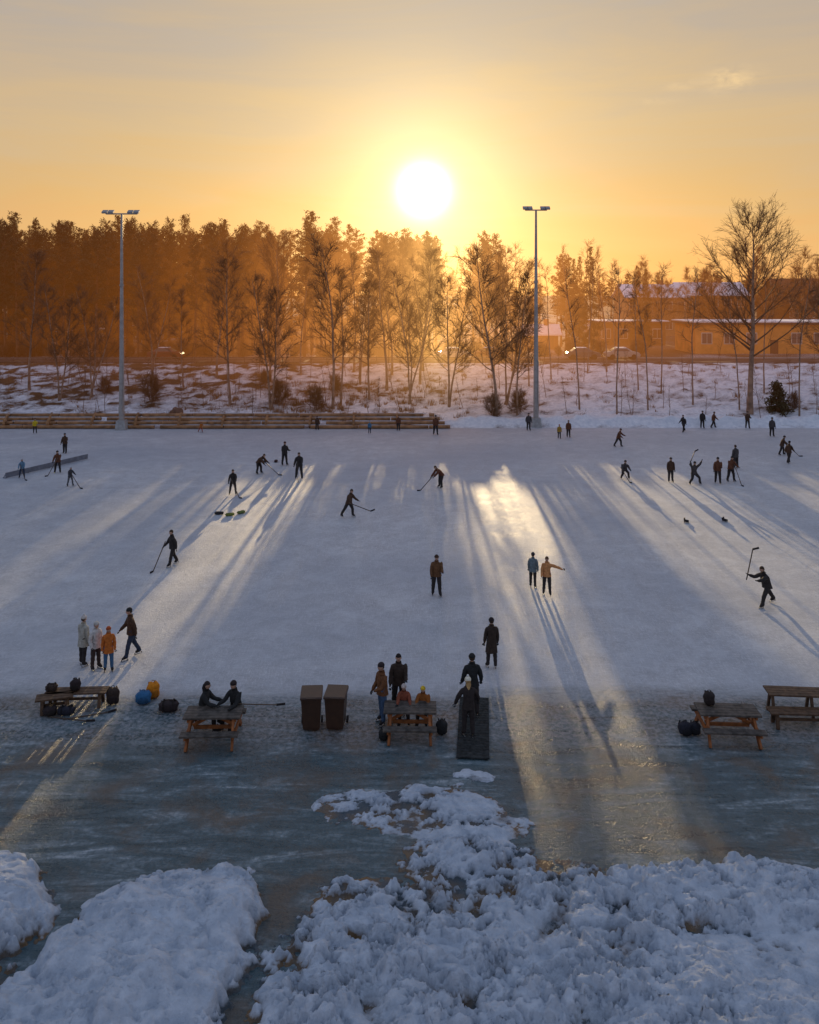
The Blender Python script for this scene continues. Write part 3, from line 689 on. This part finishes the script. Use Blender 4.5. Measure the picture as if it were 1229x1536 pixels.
while y<152:
    x=-88+random.uniform(0,3)
    while x<4.2:
        px=x+random.uniform(-1,1); py=y+random.uniform(-1.5,1.5)
        if not corr2(px,py):
            top=random.uniform(78,114) if px<-8.5 else random.uniform(72,96)
            sc=(13+top*py/1250-4.6)/19.
            if px<-8.5: inst(random.choice(pines),'pine',px,py,4.5,sc,par,sx=sc*random.uniform(.85,1.25))
            elif random.random()<.85: inst(random.choice(pines),'pine',px,py,4.5,sc,par,sx=sc*random.uniform(.8,1.1))
            else: inst(random.choice(birches),'bare_tree',px,py,4.5,sc,par)
        x+=random.uniform(2.4,4.2) if x<-8 else random.uniform(2.2,3.2)
    y+=5.2
for i in range(130):
    px=random.uniform(-95,10); py=random.uniform(150,166); inst(random.choice(pines[:3]+spruces),'young_pine',px,py,3.0,random.uniform(.34,.48),par,sx=.7)
par=empty('mixed_woodland')
for (x,d,top,kind) in [(10.4,116,345,0),(11.5,128,350,0),(11.8,112,350,0),(23.2,118,375,1),(24.4,112,366,1),(24.6,121,372,1),(23.6,125,372,0),(35.0,128,395,1),(12.2,135,360,0),(9.9,130,365,0),(24.0,132,380,0),(33.9,120,392,1)]:
    ht=13+(440-top)*d/1250-4.6
    if kind: inst(random.choice(spruces),'spruce',x,d,4.5,ht/17,par,sx=ht/17*.7)
    else: inst(random.choice(pines),'pine',x,d,4.5,ht/19,par)
for i in range(90):
    x=random.uniform(3,75); yy=random.uniform(109,150)
    top=random.uniform(345,385) if x<30 else random.uniform(365,405)
    ht=13+(440-top)*yy/1250-4.6
    if x>33 and yy<132: continue
    if corr(x,yy,2.0 if x>12 else .8):
        if random.random()<.5: inst(random.choice(thins),'bare_tree',x,yy,4.5,ht/17,par)
        continue
    inst(random.choice(birches),'bare_tree',x,yy,4.5,ht/17,par)
par=empty('distant_forest')
for i in range(260):
    x=random.uniform(-190,190); yy=random.uniform(195,280)
    lim=.05 if -12<x-.0172*yy<45 else (.12 if x<0 else .065)
    top=random.uniform(.6,1)*lim*(yy-20); ht=max(5,top)
    inst(random.choice(pines+spruces),'distant_tree',x,yy,4.0,ht/18,par,sx=ht/12)
par=empty('roadside_bushes')
for i in range(160):
    x=random.uniform(-80,34); yy=random.uniform(108.5,114)
    if x>12 and random.random()<.5: continue
    inst(shrubm,'bush',x,yy,4.5,random.uniform(.4,.75),par)

# ------------------------------------------------------------ buildings
GLASS=mat('window_glass',(.03,.03,.035),.15,.1,spec=.6); TRIM=mat('white_trim',(.5,.45,.38),.6,.1)
ROOFS=mat('roof_snow',(.72,.74,.78),.8,.08); ROOFD=mat('dark_roof',(.07,.045,.035),.8,.2)
def house(name,cx,cy,z0,w,d,he,hr,wall,roof,nwin,floors,flat=False):
    P=empty(name,(cx,cy,z0))
    mb=MB(); mb.box((0,0,he/2),(w,d,he),wall)
    if not flat:
        mb.add([(-w/2,-d/2,he),(-w/2,d/2,he),(-w/2,0,he+hr),(w/2,-d/2,he),(w/2,d/2,he),(w/2,0,he+hr)],[(0,1,2),(3,5,4)],wall)
    mb.obj('walls',parent=P)
    mb=MB(); o=.5
    if flat:
        mb.box((0,0,he+.18),(w+1,d+1,.3),ROOFD); mb.box((0,0,he+.42),(w+.8,d+.8,.16),roof)
    else:
        s=hr/(d/2)
        for sg in(-1,1):
            mb.add([(-w/2-o,0,he+hr+.2),(w/2+o,0,he+hr+.2),(w/2+o,sg*(d/2+o),he-o*s+.2),(-w/2-o,sg*(d/2+o),he-o*s+.2),
                    (-w/2-o,0,he+hr+.02),(w/2+o,0,he+hr+.02),(w/2+o,sg*(d/2+o),he-o*s+.02),(-w/2-o,sg*(d/2+o),he-o*s+.02)],
                   [(0,1,2,3),(7,6,5,4),(3,2,6,7),(0,3,7,4),(2,1,5,6)],roof)
        mb.box((w*.2,0,he+hr+.3),(.7,.7,1.4),mat('chimney_brick',(.2,.09,.06),.9))
    mb.obj('roof',parent=P)
    mb=MB(); fh=he/floors
    for f in range(floors):
        for i in range(nwin):
            x=-w/2+(i+.5)*w/nwin; zz=f*fh+fh*.55; ww=min(1.3,w/nwin*.5); hh_=min(1.4,fh*.5)
            if f==0 and i==nwin//2:
                mb.box((x,-d/2-.03,1.05),(1.1,.08,2.1),ROOFD); continue
            mb.box((x,-d/2-.02,zz),(ww+.24,.05,hh_+.24),TRIM); mb.box((x,-d/2-.05,zz),(ww,.05,hh_),GLASS); mb.box((x,-d/2-.085,zz),(.06,.03,hh_),TRIM)
    mb.obj('windows_and_door',parent=P)
BRICK=mat('brick_wall',(.38,.20,.10),.85,.2,1.2); ORW=mat('ochre_cladding',(.60,.27,.07),.8,.2,1.0); BRN=mat('brown_cladding',(.16,.08,.04),.85,.2,1)
house('brick_house',49,170,4.5,12,10,7.8,2.4,BRICK,ROOFS,5,2)
house('ochre_flat_building',51,121,4.4,22,9,4.2,0,ORW,ROOFS,7,1,flat=True)
house('long_dark_roof_house',78,150,4.5,26,12,6.6,4.4,BRN,ROOFD,9,2)
house('snow_roof_house',66,185,4.5,14,10,8.2,2.6,BRN,ROOFS,5,2)
house('garage_row',36,138,4.5,11,6,3.6,0,BRN,ROOFS,4,1,flat=True)
house('small_shed',20,128,4.5,5,4,2.4,1.2,BRN,ROOFS,2,1)
def car(x,y,rz,col,z=4.66):
    mb=MB(); m=mat('car_paint_%d'%int(col[0]*999),col,.3,.05,spec=.6)
    pr=[(-2.15,.35),(-2.18,.75),(-1.95,.95),(-1.5,1.0),(-.95,1.42),(.55,1.45),(1.25,1.0),(2.0,.86),(2.18,.62),(2.15,.33)]
    n=len(pr); vs=[]
    for sy in(-1,1):
        for a,b in pr: vs.append((a,sy*(.86 if b<1.2 else .68),b))
    fs=[tuple(range(n))[::-1],tuple(range(n,2*n))]+[(i,(i+1)%n,n+(i+1)%n,n+i) for i in range(n)]
    mb.add(vs,fs,m)
    for sy in(-1,1):
        mb.add([(-1.3,sy*.862,1.03),(.95,sy*.862,1.03),(.45,sy*.72,1.36),(-.85,sy*.72,1.36)],[(0,1,2,3)],GLASS)
        for wx_ in(-1.35,1.35): mb.tube([(wx_,sy*.70,.32),(wx_,sy*.89,.32)],[.32,.32],16,BLACK)
    mb.add([(-1.49,-.7,1.03),(-1.49,.7,1.03),(-1.0,.6,1.40),(-1.0,-.6,1.40)],[(0,1,2,3)],GLASS)
    mb.add([(1.24,-.7,1.03),(1.24,.7,1.03),(.62,.6,1.43),(.62,-.6,1.43)],[(0,1,2,3)],GLASS)
    mb.box((-.2,0,1.47),(1.3,1.2,.05),ROOFS)
    mb.obj('parked_car',(x,y,z),rz,bevel=.03)
car(5.6,106,.05,(.35,.35,.36)); car(10.3,106,.0,(.12,.02,.015)); car(22,106,0,(.05,.06,.08)); car(-31,106,0,(.12,.10,.10)); car(27,106,.0,(.3,.3,.28))

# ------------------------------------------------------------ haze over the woodland, its sun glow put in as emission
m=bpy.data.materials.new('emissive_haze'); m.use_nodes=True; nt=m.node_tree; nt.nodes.clear()
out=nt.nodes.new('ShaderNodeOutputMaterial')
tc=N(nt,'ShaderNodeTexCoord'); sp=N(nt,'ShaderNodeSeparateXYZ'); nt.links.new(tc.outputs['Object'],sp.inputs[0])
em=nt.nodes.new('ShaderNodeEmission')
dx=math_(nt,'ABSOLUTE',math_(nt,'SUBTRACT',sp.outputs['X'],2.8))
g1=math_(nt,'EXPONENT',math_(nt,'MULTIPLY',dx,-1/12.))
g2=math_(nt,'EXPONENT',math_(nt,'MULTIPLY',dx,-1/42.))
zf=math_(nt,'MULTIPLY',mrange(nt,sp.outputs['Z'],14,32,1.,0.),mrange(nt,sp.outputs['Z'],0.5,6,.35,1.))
st=math_(nt,'MULTIPLY',math_(nt,'ADD',math_(nt,'MULTIPLY',g1,.022),math_(nt,'MULTIPLY',g2,.0064)),zf)  # emission strongest around the sun's bearing, stands in for scattered sunlight
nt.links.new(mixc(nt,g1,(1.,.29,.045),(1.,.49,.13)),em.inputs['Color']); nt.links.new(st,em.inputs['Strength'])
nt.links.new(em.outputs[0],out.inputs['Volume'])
mb=MB(); mb.box((0,105,17),(260,46,34),m); mb.obj('haze_glow')

# ------------------------------------------------------------ world
w=bpy.data.worlds.new('World'); scene.world=w; w.use_nodes=True; nt=w.node_tree; nt.nodes.clear()
out=nt.nodes.new('ShaderNodeOutputWorld'); bg=nt.nodes.new('ShaderNodeBackground')
tc=N(nt,'ShaderNodeTexCoord'); dr=tc.outputs['Generated']
sep=N(nt,'ShaderNodeSeparateXYZ'); nt.links.new(dr,sep.inputs[0])
sky=nt.nodes.new('ShaderNodeTexSky'); sky.sky_type='NISHITA'; sky.sun_disc=False
sky.sun_elevation=math.asin(SUN.z); sky.sun_rotation=math.atan2(SUN.x,SUN.y)
dot=nt.nodes.new('ShaderNodeVectorMath'); dot.operation='DOT_PRODUCT'; nt.links.new(dr,dot.inputs[0]); dot.inputs[1].default_value=SUN
omc=math_(nt,'SUBTRACT',1.0,dot.outputs['Value'])
cl=noise(nt,dr,2.0,6,.6,.9,(1.2,1,9),.25)
zz=math_(nt,'ADD',sep.outputs['Z'],math_(nt,'MULTIPLY',math_(nt,'SUBTRACT',cl,.5),.22))
base=ramp(nt,zz,[(0.,(.74,.36,.10)),(.09,(.68,.41,.14)),(.19,(.62,.43,.22)),(.31,(.47,.38,.29)),(.48,(.32,.36,.45)),(1.,(.24,.32,.50))])
away=ramp(nt,omc,[(0.05,1.),(.9,0.)])
cool=ramp(nt,sep.outputs['Z'],[(0.,(.40,.35,.41)),(.3,(.31,.35,.45)),(1.,(.24,.32,.50))])
base=mixc(nt,away,cool,base)
def wisp(x,z,wd,ht,amp):
    c=Vector((x,1250,z)).normalized()
    dvx=math_(nt,'MULTIPLY',math_(nt,'SUBTRACT',sep.outputs['X'],c.x),1/wd); dvz=math_(nt,'MULTIPLY',math_(nt,'SUBTRACT',sep.outputs['Z'],c.z),1/ht)
    r2=math_(nt,'ADD',math_(nt,'MULTIPLY',dvx,dvx),math_(nt,'MULTIPLY',dvz,dvz))
    nn=noise(nt,dr,34,5,.65,.5,(1,1,2.2))
    return math_(nt,'MULTIPLY',math_(nt,'MULTIPLY',math_(nt,'EXPONENT',math_(nt,'MULTIPLY',r2,-1)),ramp(nt,nn,[(.38,0.),(.62,1.)])),amp)
wm=math_(nt,'ADD',wisp(482,321,.022,.011,.8),math_(nt,'ADD',wisp(412,312,.016,.005,.4),wisp(370,288,.02,.004,.25)))
base=mixc(nt,wm,base,(.86,.60,.30))
def lobe(width,col,amp):
    e=math_(nt,'EXPONENT',math_(nt,'MULTIPLY',omc,-1/width)); v=nt.nodes.new('ShaderNodeVectorMath'); v.operation='SCALE'
    v.inputs[0].default_value=[c*amp for c in col]; nt.links.new(e,v.inputs['Scale']); return v.outputs[0]
def addv(a,b):
    v=nt.nodes.new('ShaderNodeVectorMath'); v.operation='ADD'; nt.links.new(a,v.inputs[0]); nt.links.new(b,v.inputs[1]); return v.outputs[0]
tot=addv(base,lobe(.00026,(1,.95,.8),4)); tot=addv(tot,lobe(.0035,(1,.84,.46),.5)); tot=addv(tot,lobe(.018,(1,.76,.36),.24)); tot=addv(tot,lobe(.09,(1,.75,.42),.08))
sc_=nt.nodes.new('ShaderNodeVectorMath'); sc_.operation='SCALE'; nt.links.new(sky.outputs[0],sc_.inputs[0]); sc_.inputs['Scale'].default_value=.006
tot=addv(tot,sc_.outputs[0])
nt.links.new(tot,bg.inputs['Color']); bg.inputs['Strength'].default_value=1.0; nt.links.new(bg.outputs[0],out.inputs[0])

sun=bpy.data.lights.new('sun','SUN'); sun.energy=5; sun.angle=math.radians(.5); sun.color=(1,.74,.40)
so=bpy.data.objects.new('sun',sun); scene.collection.objects.link(so); so.rotation_euler=SUN.to_track_quat('Z','Y').to_euler(); so.location=(0,200,60)

cam=bpy.data.cameras.new('camera'); co=bpy.data.objects.new('camera',cam); scene.collection.objects.link(co)
co.location=(0,0,13); co.rotation_euler=(math.radians(90),0,0)
cam.sensor_fit='HORIZONTAL'; cam.sensor_width=36; cam.lens=36*1250/1229; cam.shift_y=-328/1229; cam.clip_end=8000; cam.clip_start=.1
if ZOOM:
    k,cx,cy=ZOOM; cam.lens*=k; cam.shift_x=(cx-614.5)/1229*k; cam.shift_y=-(cy-440)/1229*k
scene.camera=co
